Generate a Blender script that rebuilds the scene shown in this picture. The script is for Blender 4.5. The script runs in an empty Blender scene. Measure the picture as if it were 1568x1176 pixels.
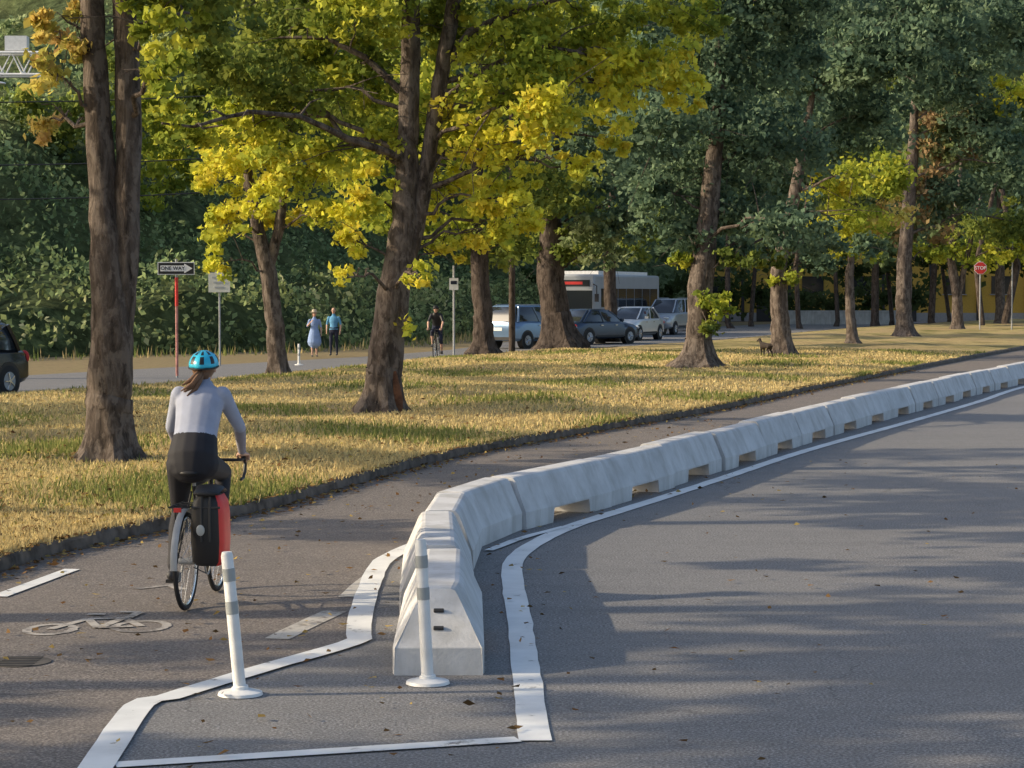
import bpy, math, random
import numpy as np
from mathutils import Vector, Matrix
random.seed(5); rng=np.random.default_rng(7)
S=bpy.context.scene; COL=S.collection
F=3400.0; HC=2.2
def W(d,px,py):   # site survey: distance + bearing -> metres
    return np.array([(px-784)/F*d, d, HC+(450-py)/F*d])
# ------------------------------------------------------------------ materials
def newmat(name):
    m=bpy.data.materials.new(name); m.use_nodes=True
    nt=m.node_tree; nt.nodes.clear()
    o=nt.nodes.new('ShaderNodeOutputMaterial'); return m,nt,o
def ramp(nt,fac,stops):
    r=nt.nodes.new('ShaderNodeValToRGB'); e=r.color_ramp.elements
    while len(e)<len(stops): e.new(0.5)
    for i,(p,c) in enumerate(stops):
        e[i].position=p; e[i].color=(c[0],c[1],c[2],1) if len(c)>2 else (c[0],c[0],c[0],1)
    nt.links.new(fac,r.inputs[0]); return r.outputs[0]
def noise(nt,vec,scale,detail=4,rough=.55,dist=0):
    n=nt.nodes.new('ShaderNodeTexNoise'); n.inputs['Scale'].default_value=scale
    n.inputs['Detail'].default_value=detail; n.inputs['Roughness'].default_value=rough
    n.inputs['Distortion'].default_value=dist
    if vec is not None: nt.links.new(vec,n.inputs['Vector'])
    return n.outputs['Fac']
def mix(nt,f,a,b,mode='MIX'):
    m=nt.nodes.new('ShaderNodeMix'); m.data_type='RGBA'; m.blend_type=mode
    for s,v in ((0,f),(6,a),(7,b)):
        if isinstance(v,(int,float)): m.inputs[s].default_value=v
        elif isinstance(v,tuple): m.inputs[s].default_value=(v[0],v[1],v[2],1)
        else: nt.links.new(v,m.inputs[s])
    return m.outputs[2]
def obco(nt,sc=(1,1,1)):
    c=nt.nodes.new('ShaderNodeTexCoord'); mp=nt.nodes.new('ShaderNodeMapping')
    mp.inputs['Scale'].default_value=sc
    nt.links.new(c.outputs['Object'],mp.inputs[0]); return mp.outputs[0]
def finish(m,nt,o,col,rough=.7,bump=None,bs=.3,bd=.01,metal=0,spec=.3):
    p=nt.nodes.new('ShaderNodeBsdfPrincipled')
    if isinstance(col,tuple): p.inputs['Base Color'].default_value=(*col,1)
    else: nt.links.new(col,p.inputs['Base Color'])
    if isinstance(rough,(int,float)): p.inputs['Roughness'].default_value=rough
    else: nt.links.new(rough,p.inputs['Roughness'])
    p.inputs['Metallic'].default_value=metal; p.inputs['Specular IOR Level'].default_value=spec
    if bump is not None:
        b=nt.nodes.new('ShaderNodeBump'); b.inputs['Strength'].default_value=bs; b.inputs['Distance'].default_value=bd
        nt.links.new(bump,b.inputs['Height']); nt.links.new(b.outputs[0],p.inputs['Normal'])
    nt.links.new(p.outputs[0],o.inputs[0]); return m
def pm(name,col,rough=.6,var=.12,scale=6,metal=0,spec=.4,bs=.1):
    m,nt,o=newmat(name); v=obco(nt); n=noise(nt,v,scale,5)
    a=tuple(max(0,c*(1-var)) for c in col); b=tuple(min(1,c*(1+var)) for c in col)
    c=ramp(nt,n,[(.3,a),(.7,b)])
    return finish(m,nt,o,c,rough,n,bs,.004,metal,spec)
def asphalt(name,base,tint):
    m,nt,o=newmat(name); v=obco(nt)
    g=noise(nt,v,60,3,.75); l=noise(nt,v,.35,5,.6); l2=noise(nt,obco(nt,(.25,1.6,1)),1.0,5,.6); md=noise(nt,v,7,5,.7)
    c=ramp(nt,g,[(.34,tuple(x*.3 for x in base)),(.5,base),(.64,tuple(x*2.2 for x in base))])
    c=mix(nt,ramp(nt,l,[(.35,(0,)),(.7,(.4,))]),c,tint)
    c=mix(nt,ramp(nt,l2,[(.45,(0,)),(.75,(.35,))]),c,tuple(x*.65 for x in base))
    c=mix(nt,ramp(nt,md,[(.45,(0,)),(.7,(.35,))]),c,tuple(x*.6 for x in base))
    vo=nt.nodes.new('ShaderNodeTexVoronoi'); vo.feature='DISTANCE_TO_EDGE'; vo.inputs['Scale'].default_value=.3
    nz=nt.nodes.new('ShaderNodeTexNoise'); nz.inputs['Scale'].default_value=1.2; nz.inputs['Detail'].default_value=6
    nt.links.new(v,nz.inputs['Vector'])
    vm=nt.nodes.new('ShaderNodeVectorMath'); vm.operation='MULTIPLY_ADD'; nt.links.new(nz.outputs['Color'],vm.inputs[0])
    vm.inputs[1].default_value=(1.6,1.6,0); nt.links.new(v,vm.inputs[2]); nt.links.new(vm.outputs[0],vo.inputs['Vector'])
    cr=ramp(nt,vo.outputs['Distance'],[(0,(1,)),(.004,(0,))])
    cm=nt.nodes.new('ShaderNodeMath'); cm.operation='MULTIPLY'; nt.links.new(cr,cm.inputs[0])
    nt.links.new(ramp(nt,noise(nt,v,.22,2),[(.42,(0,)),(.57,(.6,))]),cm.inputs[1])
    c=mix(nt,cm.outputs[0],c,tuple(x*.3 for x in base))
    return finish(m,nt,o,c,.82,g,.5,.012,0,.35)
M={}
M['asphalt']=asphalt('road_asphalt',(.192,.188,.188),(.232,.225,.217))
M['lane']=asphalt('lane_asphalt',(.18,.158,.142),(.218,.188,.165))
def paintmat(name,col,wear,under=(.2,.195,.19)):
    m,nt,o=newmat(name); v=obco(nt); n=noise(nt,v,14,8,.75); n2=noise(nt,v,2.2,4,.6)
    c=ramp(nt,n2,[(.3,tuple(x*.78 for x in col)),(.7,col)])
    w=nt.nodes.new('ShaderNodeMath'); w.operation='ADD'; nt.links.new(n,w.inputs[0]); nt.links.new(n2,w.inputs[1])
    c=mix(nt,ramp(nt,w.outputs[0],[(wear-.08,(1,)),(wear+.03,(0,))]),c,under)
    return finish(m,nt,o,c,.6,n,.15,.004)
M['paint']=paintmat('road_paint',(.86,.87,.86),.8)
M['paintold']=paintmat('faded_paint',(.56,.53,.48),.95,(.2,.18,.165))
M['paint2']=paintmat('bike_symbol_paint',(.5,.46,.41),.98,(.2,.18,.165))
def grassmat():
    m,nt,o=newmat('dry_grass'); v=obco(nt)
    a=noise(nt,v,.55,5,.6); b=noise(nt,v,9,6,.75); c2=noise(nt,v,.18,3)
    c=ramp(nt,a,[(.3,(.16,.17,.05)),(.42,(.3,.26,.1)),(.55,(.55,.44,.2)),(.75,(.42,.3,.16))])
    c=mix(nt,ramp(nt,b,[(.35,(.6,)),(.6,(0,))]),c,(.15,.115,.055))
    c=mix(nt,ramp(nt,c2,[(.45,(0,)),(.6,(.5,))]),c,(.42,.3,.17))
    return finish(m,nt,o,c,.95,b,.8,.06,0,.1)
M['grass']=grassmat()
def dirtmat():
    m,nt,o=newmat('ground_soil'); v=obco(nt); b=noise(nt,v,3,7,.7)
    c=ramp(nt,b,[(.3,(.14,.11,.06)),(.5,(.27,.21,.12)),(.7,(.2,.19,.08))])
    return finish(m,nt,o,c,.95,b,.6,.05,0,.1)
M['soil']=dirtmat()
def barkmat(name,dark,light,sc=1):
    m,nt,o=newmat(name); v=obco(nt,(5*sc,5*sc,1.3*sc)); n=noise(nt,v,1.6,8,.7,.6)
    v2=obco(nt,(1,1,.55)); n2=noise(nt,v2,7*sc,5,.65)
    c=ramp(nt,n,[(.34,tuple(x*.3 for x in dark)),(.5,dark),(.68,light)])
    c=mix(nt,ramp(nt,n2,[(.5,(0,)),(.58,(.7,))]),c,light)
    return finish(m,nt,o,c,.9,n,1,.07,0,.15)
M['bark']=barkmat('bark',(.105,.083,.07),(.215,.178,.152))
M['bark_d']=barkmat('dark_bark',(.07,.054,.045),(.125,.1,.085))
M['rot']=pm('exposed_wood',(.13,.055,.028),.9,.5,9)
def concmat():
    m,nt,o=newmat('concrete'); v=obco(nt); n=noise(nt,v,2.2,7,.65); f=noise(nt,v,45,4,.7); st=noise(nt,obco(nt,(3,3,.5)),1.6,5,.6)
    c=ramp(nt,n,[(.3,(.48,.48,.48)),(.55,(.62,.62,.625)),(.75,(.7,.7,.71))])
    c=mix(nt,ramp(nt,st,[(.48,(0,)),(.7,(.6,))]),c,(.38,.37,.345))
    c=mix(nt,ramp(nt,f,[(.62,(0,)),(.72,(.4,))]),c,(.32,.31,.3))
    return finish(m,nt,o,c,.85,f,.3,.008,0,.2)
M['conc']=concmat()
M['kerb']=pm('kerb_concrete',(.105,.088,.072),.9,.6,6,bs=.5)
def leafmat(name,tr=.45):
    m,nt,o=newmat(name); a=nt.nodes.new('ShaderNodeAttribute'); a.attribute_name='leafcol'
    d=nt.nodes.new('ShaderNodeBsdfDiffuse'); t=nt.nodes.new('ShaderNodeBsdfTranslucent')
    nt.links.new(a.outputs['Color'],d.inputs[0]); nt.links.new(a.outputs['Color'],t.inputs[0])
    x=nt.nodes.new('ShaderNodeMixShader'); x.inputs[0].default_value=tr
    nt.links.new(d.outputs[0],x.inputs[1]); nt.links.new(t.outputs[0],x.inputs[2])
    nt.links.new(x.outputs[0],o.inputs[0]); return m
M['leaf']=leafmat('leaf_foliage',.5)
M['blade']=leafmat('grass_blades',.35)
for k,c,r in (('white',(.78,.78,.77),.45),('grey',(.3,.3,.31),.5),('steel',(.35,.36,.37),.4),('black',(.018,.018,.02),.5),
    ('tyre',(.025,.025,.026),.85),('red',(.62,.04,.035),.5),('skin',(.55,.34,.25),.55),('jersey',(.33,.36,.46),.85),('sleeve',(.27,.265,.32),.85),
    ('tights',(.016,.016,.022),.75),('hair',(.16,.085,.045),.6),('helmet',(.04,.5,.72),.3),('shoe',(.06,.06,.065),.6),
    ('dressblue',(.27,.38,.64),.85),('shirtblue',(.12,.33,.54),.85),('navy',(.02,.025,.05),.85),('hat',(.5,.43,.33),.8),
    ('tan',(.4,.3,.2),.8),('signgreen',(.01,.16,.08),.5),('ochre',(.5,.32,.06),.85),('dark',(.035,.035,.037),.7),('reflect',(.36,.38,.38),.3),
    ('orange',(.8,.2,.02),.5),('signback',(.6,.6,.52),.5)):
    M[k]=pm(k+'_surface',c,r,.1,8)
M['fur'] = pm('dog_fur',(.03,.022,.018),.9,.3,12)
M['glass']=pm('dark_glass',(.02,.024,.03),.08,.05,1,0,.8,bs=0)
M['chrome']=pm('bare_metal',(.6,.6,.6),.25,.05,3,.9)
# ------------------------------------------------------------------ builders
def empty(name,loc=(0,0,0),rz=0):
    e=bpy.data.objects.new(name,None); COL.objects.link(e); e.location=loc; e.rotation_euler=(0,0,rz); e.empty_display_size=.3; return e
class MB:
    def __init__(s): s.v=[]; s.f=[]; s.m=[]; s.mats=[]
    def mi(s,k):
        if k not in s.mats: s.mats.append(k)
        return s.mats.index(k)
    def add(s,v,f,k):
        o=len(s.v); s.v+= [tuple(map(float,p)) for p in v]; i=s.mi(k)
        for a in f: s.f.append(tuple(o+j for j in a)); s.m.append(i)
    def tube(s,path,rad,k='grey',n=10,ref=None,caps=0,closed=False):
        P=[np.array(p,float) for p in path]; R=[(r,r) if not hasattr(r,'__len__') else tuple(r) for r in rad] if hasattr(rad,'__len__') else [(rad,rad)]*len(P)
        T=[]
        L=len(P)
        for i in range(L):
            a=P[(i-1)%L] if closed else P[max(0,i-1)]; b=P[(i+1)%L] if closed else P[min(L-1,i+1)]
            t=b-a; T.append(t/(np.linalg.norm(t)+1e-9))
        if caps and not closed:
            for e in (0,1):
                idx=0 if e==0 else len(P)-1; sg=-1 if e==0 else 1
                c=P[idx]; r=R[idx]; t=T[idx]; m=min(r)
                for a in (35,62,82):
                    q=c+t*sg*m*math.sin(math.radians(a)); rr=(r[0]*math.cos(math.radians(a)),r[1]*math.cos(math.radians(a)))
                    if e==0: P.insert(0,q); R.insert(0,rr); T.insert(0,t)
                    else: P.append(q); R.append(rr); T.append(t)
        sd=None; vs=[]
        for i,(p,t) in enumerate(zip(P,T)):
            if ref is not None: q=np.array(ref,float)
            elif sd is None: q=np.array([1,0,0.]) if abs(t[0])<.8 else np.array([0,1,0.])
            else: q=sd
            q=q-t*q.dot(t); q/=np.linalg.norm(q)+1e-9; sd=q; u=np.cross(t,q)
            for j in range(n):
                a=2*math.pi*j/n; vs.append(p+q*math.cos(a)*R[i][0]+u*math.sin(a)*R[i][1])
        fs=[]; L=len(P)
        for i in range(L if closed else L-1):
            for j in range(n):
                i2=(i+1)%L; fs.append((i*n+j,i*n+(j+1)%n,i2*n+(j+1)%n,i2*n+j))
        if not closed: fs.append(tuple(range(n-1,-1,-1))); fs.append(tuple((L-1)*n+j for j in range(n)))
        s.add(vs,fs,k)
    def box(s,c,d,k,rot=None,taper=1.0):
        v=[]
        for z in (-.5,.5):
            tt=taper if z>0 else 1
            for x,y in ((-.5,-.5),(.5,-.5),(.5,.5),(-.5,.5)):
                p=np.array([x*d[0]*tt,y*d[1]*tt,z*d[2]])
                if rot is not None: p=np.array(rot@Vector(p))
                v.append(p+np.array(c))
        s.add(v,[(3,2,1,0),(4,5,6,7),(0,1,5,4),(1,2,6,5),(2,3,7,6),(3,0,4,7)],k)
    def ell(s,c,r,k,n=14,m=9,rot=None):
        v=[];f=[]
        for i in range(m+1):
            ph=math.pi*i/m
            for j in range(n):
                th=2*math.pi*j/n; p=np.array([r[0]*math.sin(ph)*math.cos(th),r[1]*math.sin(ph)*math.sin(th),r[2]*math.cos(ph)])
                if rot is not None: p=np.array(rot@Vector(p))
                v.append(p+np.array(c))
        for i in range(m):
            for j in range(n):
                a,b,c2,d=i*n+j,(i+1)*n+j,(i+1)*n+(j+1)%n,i*n+(j+1)%n
                f.append((a,b,c2,d))
        s.add(v,f,k)
    def ring(s,c,R,r,k,axis='x',n=36,m=8):
        pts=[]
        for i in range(n):
            a=2*math.pi*i/n
            if axis=='x': pts.append((c[0],c[1]+R*math.cos(a),c[2]+R*math.sin(a)))
            else: pts.append((c[0]+R*math.cos(a),c[1],c[2]+R*math.sin(a)))
        s.tube(pts,r,k,m,ref=(1,0,0) if axis=='x' else (0,1,0),closed=True)
    def build(s,name,parent=None,smooth=True,bevel=0,weld=False):
        me=bpy.data.meshes.new(name); me.from_pydata(s.v,[],s.f); 
        for k in s.mats: me.materials.append(M[k] if isinstance(k,str) else k)
        me.polygons.foreach_set('material_index',s.m)
        me.validate(); me.update()
        ob=bpy.data.objects.new(name,me); COL.objects.link(ob)
        if smooth:
            me.polygons.foreach_set('use_smooth',[True]*len(me.polygons))
            try: me.set_sharp_from_angle(angle=math.radians(40))
            except Exception: pass
        if parent: ob.parent=parent
        if bevel:
            b=ob.modifiers.new('b','BEVEL'); b.width=bevel; b.segments=2; b.limit_method='ANGLE'
        return ob
def quads_obj(name,V,cols,mat,nper,parent=None):
    n=len(V)//nper; me=bpy.data.meshes.new(name)
    me.vertices.add(len(V)); me.vertices.foreach_set('co',V.astype(np.float32).ravel())
    me.loops.add(len(V)); me.loops.foreach_set('vertex_index',np.arange(len(V),dtype=np.int32))
    me.polygons.add(n); me.polygons.foreach_set('loop_start',np.arange(0,len(V),nper,dtype=np.int32))
    try: me.polygons.foreach_set('loop_total',np.full(n,nper,dtype=np.int32))
    except Exception: pass
    a=me.attributes.new('leafcol','FLOAT_COLOR','POINT')
    c=np.ones((len(V),4),np.float32); c[:,:3]=np.repeat(cols,nper,axis=0); a.data.foreach_set('color',c.ravel())
    me.materials.append(mat); me.update(calc_edges=True)
    ob=bpy.data.objects.new(name,me); COL.objects.link(ob)
    if parent: ob.parent=parent
    return ob
def leaf_quads(C,size,flat=0.0):
    n=len(C); a=rng.normal(size=(n,3)); a[:,2]*=(1-flat); a/=np.linalg.norm(a,axis=1)[:,None]
    b=rng.normal(size=(n,3)); b[:,2]*=(1-flat); b-=a*(a*b).sum(1)[:,None]; b/=np.linalg.norm(b,axis=1)[:,None]
    nn=np.cross(a,b); s=size[:,None]
    V=np.stack([C-a*s*.55, C+b*s*.36-a*s*.08+nn*s*.08, C+a*s*.55, C-b*s*.36-a*s*.08+nn*s*.08],axis=1)
    return V.reshape(-1,3)
PAL={'y':[(.8,.74,.08),(.75,.7,.09),(.62,.64,.09),(.8,.66,.09),(.5,.56,.09)],
 'gy':[(.56,.58,.08),(.38,.44,.07),(.66,.64,.09),(.27,.34,.055),(.19,.25,.05)],
 'g':[(.19,.25,.06),(.13,.18,.05),(.25,.3,.07),(.36,.39,.08)],
 'b':[(.13,.2,.13),(.18,.27,.17),(.08,.13,.085),(.25,.34,.2)],
 'o':[(.7,.54,.17),(.74,.64,.16),(.6,.4,.16),(.55,.53,.14)],
 'r':[(.38,.26,.15),(.2,.25,.1),(.46,.31,.15),(.16,.23,.11)],
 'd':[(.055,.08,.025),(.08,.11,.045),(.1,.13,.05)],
 'p':[(.4,.46,.24),(.34,.4,.2),(.26,.34,.16)],
 'h':[(.16,.22,.1),(.2,.28,.13),(.26,.33,.16),(.12,.165,.07)]}
def blob_leaves(blobs,leaf,tau=2.4,clump=.35):
    Cs=[];Ks=[];Ss=[]
    for (c,r,pal) in blobs:
        n=int(tau*math.pi*r[0]*r[2]/(leaf*leaf*.2)); n=max(n,30)
        k=max(5,int(n/45))
        q=rng.normal(size=(k,3)); q/=np.linalg.norm(q,axis=1)[:,None]; q*=(rng.random((k,1))**.45)
        cc=np.array(c)+q*np.array(r); 
        cr=clump*(.5+rng.random(k)*.8)*min(1.0,max(.45,min(r)/1.0)); idx=rng.integers(0,k,n)
        off=rng.normal(size=(n,3))*.55; off[:,2]*=.6
        pos=cc[idx]+off*cr[idx][:,None]
        P=np.array(PAL[pal]); base=P[rng.integers(0,len(P),k)][idx]
        alt=P[rng.integers(0,len(P),n)]; w=rng.random((n,1))*.6
        col=(base*(1-w)+alt*w)*(.75+.5*rng.random((n,1)))
        Cs.append(pos);Ks.append(col);Ss.append(leaf*(.65+.7*rng.random(n)))
    return np.concatenate(Cs),np.minimum(np.concatenate(Ks),.85),np.concatenate(Ss)
def crown(name,blobs,leaf,parent,tau=2.4,clump=.35):
    C,K,s=blob_leaves(blobs,leaf,tau,clump); return quads_obj(name,leaf_quads(C,s),K,M['leaf'],4,parent)
def wob(path,rad,steps=5,amp=.04):
    P=[];R=[]
    for i in range(len(path)-1):
        a,b=np.array(path[i]),np.array(path[i+1])
        for j in range(steps):
            t=j/steps; P.append(a*(1-t)+b*t+rng.normal(size=3)*amp*rad[i]); rr=rad[i]*(1-t)+rad[i+1]*t; R.append(rr*(1+rng.normal()*.02))
    P.append(np.array(path[-1])); R.append(rad[-1]); return P,R
def tree(name,stems,blobs,leaf,bark='bark',tau=2.4,clump=.35,flare=1.5,limbs=True,rs=1.0):
    e=empty(name,(0,0,0)); mb=MB(); allp=[]
    for si,(path,rad) in enumerate(stems):
        path=[np.array(p,float) for p in path]; rad=[r*rs for r in rad]
        if si==0:
            b=path[0].copy(); u=(path[1]-b); H1=np.linalg.norm(u); u/=H1; r0=rad[0]; r1=rad[1]; k=max(.6,r0*2.2)
            hs=[-.15,.0,.12*k,.28*k,.5*k,.85*k]; fl=[1.12,1.0,.62,.32,.12,.02]
            P=[b+u*h if h>0 else b+np.array([0,0,h]) for h in hs]; R=[(r0+(r1-r0)*max(0,h)/H1)*(1+(flare*1.15-1)*f) for h,f in zip(hs,fl)]
            P2,R2=wob([P[-1]]+path[1:],[R[-1]]+rad[1:]); P=P[:-1]+P2; R=R[:-1]+R2
        else: P,R=wob(path,rad)
        allp+=[(p,r) for p,r in zip(P,R)]
        o=len(mb.v); n=20 if rad[0]>.12 else 10; mb.tube(P,R,bark,n)
        for i in range(o,len(mb.v)):
            v=mb.v[i]; ring=(i-o)//n; ring=min(ring,len(P)-1); c=P[ring]; ang=((i-o)%n)/n*2*math.pi
            k=1+.05*math.sin(ang*5+ring*.35)+rng.normal()*.015+(.2*math.sin(ang*5+1)*max(0,1-ring/5) if si==0 else 0)
            mb.v[i]=tuple(c+(np.array(v)-c)*k)
    if limbs:
        for (c,r,pal) in blobs:
            c=np.array(c); 
            cand=[(np.linalg.norm(p-c)+max(0,p[2]-c[2]+.3)*1.5+(3 if p[2]<allp[0][0][2]+2 else 0),i) for i,(p,rr) in enumerate(allp)]
            i=min(cand)[1]; p,rr=allp[i]; L=np.linalg.norm(c-p)
            if L<.4: continue
            r0=min(rr*.42,.02+.011*L); mid=p+(c-p)*.5+np.array([0,0,.12*L])
            P,R=wob([p,mid,c],[r0,r0*.6,r0*.25],4,1.2); mb.tube(P,R,bark,7)
            for q in range(5):
                t=.45+.5*rng.random(); s=P[int(t*(len(P)-1))]; d=rng.normal(size=3)*np.array(r)*.7
                mb.tube([s,s+d*.5+np.array([0,0,.08]),s+d],[r0*.35,r0*.22,.006],bark,5)
    mb.build('trunk_and_limbs',e); 
    if blobs: crown('leaves',blobs,leaf,e,tau,clump)
    return e
def B(d,lst):
    out=[]
    for a in lst:
        px,py,rx,ry,pal=a[:5]; dd=d+(a[5] if len(a)>5 else rng.normal()*1.0)
        c=W(dd,px,py); k=dd/F; out.append((c,(rx*k,max(.5,(rx+ry)*.45*k),ry*k),pal))
    return out
# ------------------------------------------------------------------ terrain
def catmull(P,step=.35):
    P=[np.array(p,float) for p in P]; Q=[2*P[0]-P[1]]+P+[2*P[-1]-P[-2]]; out=[]
    for i in range(1,len(Q)-2):
        n=max(2,int(np.linalg.norm(Q[i+1]-Q[i])/step))
        for j in range(n):
            t=j/n; a,b,c,d=Q[i-1],Q[i],Q[i+1],Q[i+2]
            out.append(.5*((2*b)+(-a+c)*t+(2*a-5*b+4*c-d)*t*t+(-a+3*b-3*c+d)*t**3))
    out.append(P[-1]); return out
KERB=[(-9,-40),(-6.0,0),(-5.0,10),(-4.03,17.48),(-3.566,19.43),(-2.52,22.3),(-2.035,24.4),(-.733,29.7),(1.187,34.8),(3.86,41.6),(8.29,54.6),(20.3,88),(32,118),(60,190)]
NEAR=[(-50,-40),(-30,0),(-18.5,27),(-10.6,45.9),(-8.68,50.5),(-6.4,56.7),(-3.68,68),(-.77,77),(2.9,85),(9,100),(17,125),(26,150),(44,190)]
FAR=[(-62,-40),(-40,0),(-27,30),(-13,60.3),(-8.4,70.6),(-5.1,78),(-2.5,87),(-.5,100),(1.5,112),(5,125),(14,150),(30,190)]
def fx(T,y): a=np.array(T); return np.interp(y,a[:,1],a[:,0])
kc=np.array(catmull(KERB)); kx=lambda y: np.interp(y,kc[:,1],kc[:,0])
nc=np.array(catmull(NEAR)); nx=lambda y: np.interp(y,nc[:,1],nc[:,0])
def sheet(name,ys,fa,fb,nx_,zf,mat):
    V=[];Fc=[]
    for y in ys:
        a,b=fa(y),fb(y)
        for i in range(nx_+1):
            x=a+(b-a)*i/nx_; V.append((x,y,zf(x,y,i/nx_)))
    w=nx_+1
    for r in range(len(ys)-1):
        for i in range(nx_): Fc.append((r*w+i,r*w+i+1,(r+1)*w+i+1,(r+1)*w+i))
    mb=MB(); mb.add(V,Fc,mat); return mb.build(name)
mb=MB(); mb.add([(-700,-300,-.03),(700,-300,-.03),(700,900,-.03),(-700,900,-.03)],[(0,1,2,3)],'soil'); mb.build('ground',smooth=False)
ys=list(np.arange(-40,60,1.0))+list(np.arange(60,191,2.5))
sheet('road',ys,lambda y:kx(y)-.1,lambda y:kx(y)+4.6+12,6,lambda x,y,t:0.0,'asphalt')
BF=[(-.176,12.74),(-.216,14.96),(-.31,17.6),(-.30,18.9),(-.16,19.85),(.097,20.66),(.654,22.0),(1.55,24.36),(2.53,27.2),(3.78,30.9),(5.4,35.6),(7.45,41.1),(10.16,48.3),(12.5,54.2),(18.3,68),(25,86),(34,110)]
bf=np.array(catmull(BF)); bx=lambda y: np.interp(y,bf[:,1],bf[:,0])
LANE=[(-1.7,0),(-1.86,8.6),(-1.93,10.25),(-1.985,11.75),(-1.87,11.98),(-1.52,12.79),(-1.02,13.85),(-.99,14.2),(-1.04,15.27),(-1.08,17.6),(-1.0,18.6),(-.78,19.6),(-.6,20.2)]
ll=np.array(catmull(LANE+[(-.1,21.5)],.2)); lx=lambda y: np.interp(y,ll[:,1],ll[:,0])
sheet('bike_lane',[y for y in ys if y<=11]+list(np.arange(11.2,22,.2))+[y for y in ys if y>=22],lambda y:kx(y)-.05,lambda y:(lx(y) if y<20.5 else bx(y)-.3),5,lambda x,y,t:.004,'lane')
sheet('far_road',ys,lambda y:fx(FAR,y),lambda y:nx(y)+.05,5,lambda x,y,t:.0,'asphalt')
def gz(x,y,t):
    e=min(t,1-t); m=min(1,e/.15)
    return .115+m*(.10+.05*math.sin(x*.7+y*.33)+.03*math.sin(x*1.9-y*.9))
sheet('grass_island',ys,lambda y:nx(y)+.1,lambda y:kx(y)-.14,26,gz,'grass')
def kerb(name,pts,side,h=.13,w=.15):
    P=[np.array(p) for p in pts]; V=[];Fc=[]
    for i,p in enumerate(P):
        t=P[min(i+1,len(P)-1)]-P[max(i-1,0)]; t/=np.linalg.norm(t); n=np.array([-t[1],t[0]])*side
        j=rng.normal()*.009; p=p+n*rng.normal()*.01
        for (o,z) in ((0,-.02),(.012,h-.03),(.035,h+j-.008),(w,h+.004+j),(w,-.02)):
            q=p+n*o; V.append((q[0],q[1],z))
    for i in range(len(P)-1):
        for k in range(4): Fc.append((i*5+k,i*5+k+1,(i+1)*5+k+1,(i+1)*5+k))
    mb=MB(); mb.add(V,Fc,'kerb'); mb.build(name)
kerb('kerb',kc,1,.12,.15); kerb('kerb',nc,-1,.12,.14)
def ribbon(mb,pts,w,z,k,smooth=True):
    P=catmull(pts,.25) if smooth else [np.array(p,float) for p in pts]; V=[];Fc=[]
    for i,p in enumerate(P):
        t=P[min(i+1,len(P)-1)]-P[max(i-1,0)]; t=t/np.linalg.norm(t); n=np.array([-t[1],t[0]])
        for s in (-.5,.5):
            q=p+n*(s*w+rng.normal()*.003); V.append((q[0],q[1],z))
    for i in range(len(P)-1): Fc.append((i*2,i*2+1,i*2+3,i*2+2))
    mb.add(V,Fc,k)
mk=MB()
ribbon(mk,[(.113,10.83),(.088,12.47),(.048,14.96),(.0,17.2),(.02,18.2),(.17,19.3),(.593,21.0),(1.494,23.5),(2.44,26.2),(4.18,31.2),(6.95,38.4),(9.55,45.3),(12.06,52.3),(18,67),(26,88)],.165,.008,'paint')
ribbon(mk,[(-.2,18.9),(.1,19.9),(.5,20.85)],.09,.012,'paint')
ribbon(mk,LANE[1:],.165,.0125,'paint')
ribbon(mk,[(-1.85,10.27),(.03,10.86)],.13,.009,'paint',False)
ribbon(mk,[(-3.72,16.0),(-3.5,17.6)],.13,.0125,'paint',False)
mk.build('road_markings',smooth=False)
mk=MB()
ribbon(mk,[(-1.5,14.05),(-1.36,14.7),(-1.22,15.3)],.17,.0085,'paintold')
ribbon(mk,[(-1.2,16.0),(-1.16,16.6),(-1.1,17.2)],.12,.0085,'paintold')
mk.build('faded_road_markings',smooth=False)
mk=MB()
def eor(c,a,b,w):
    ribbon(mk,[(c[0]+a*math.cos(t),c[1]+b*math.sin(t)) for t in np.linspace(0,2*math.pi,25)],w,.0085,'paint2')
c1=(-2.45,14.58); c2=(-3.02,14.45)
eor(c1,.17,.24,.06); eor(c2,.15,.22,.06)
for qi,(a,b) in enumerate((((-2.45,14.58),(-2.62,14.95)),((-2.62,14.95),(-2.86,14.9)),((-2.86,14.9),(-3.02,14.45)),((-2.86,14.9),(-2.72,14.5)),((-2.72,14.5),(-2.62,14.95)),((-2.72,14.5),(-2.5,14.56)),((-2.6,14.95),(-2.56,15.2)),((-2.56,15.2),(-2.7,15.22)),((-2.9,15.1),(-2.78,15.1)))):
    ribbon(mk,[a,b],.065,.0095+qi*.0006,'paint2',False)
ribbon(mk,[(-2.8,16.45),(-2.58,16.65),(-2.45,16.4)],.09,.0085,'paint2',False)
mk.build('bike_lane_symbol',smooth=False)
M['iron']=pm('cast_iron',(.09,.08,.07),.8,.3,9)
mb=MB(); mb.tube([(-2.94,13.17,-.01),(-2.94,13.17,.010)],[.19,.19],'iron',28)
for i in range(6): mb.box((-2.94,13.02+i*.06,.0115),(.22,.018,.004),'dark')
mb.build('manhole_cover')
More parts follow.
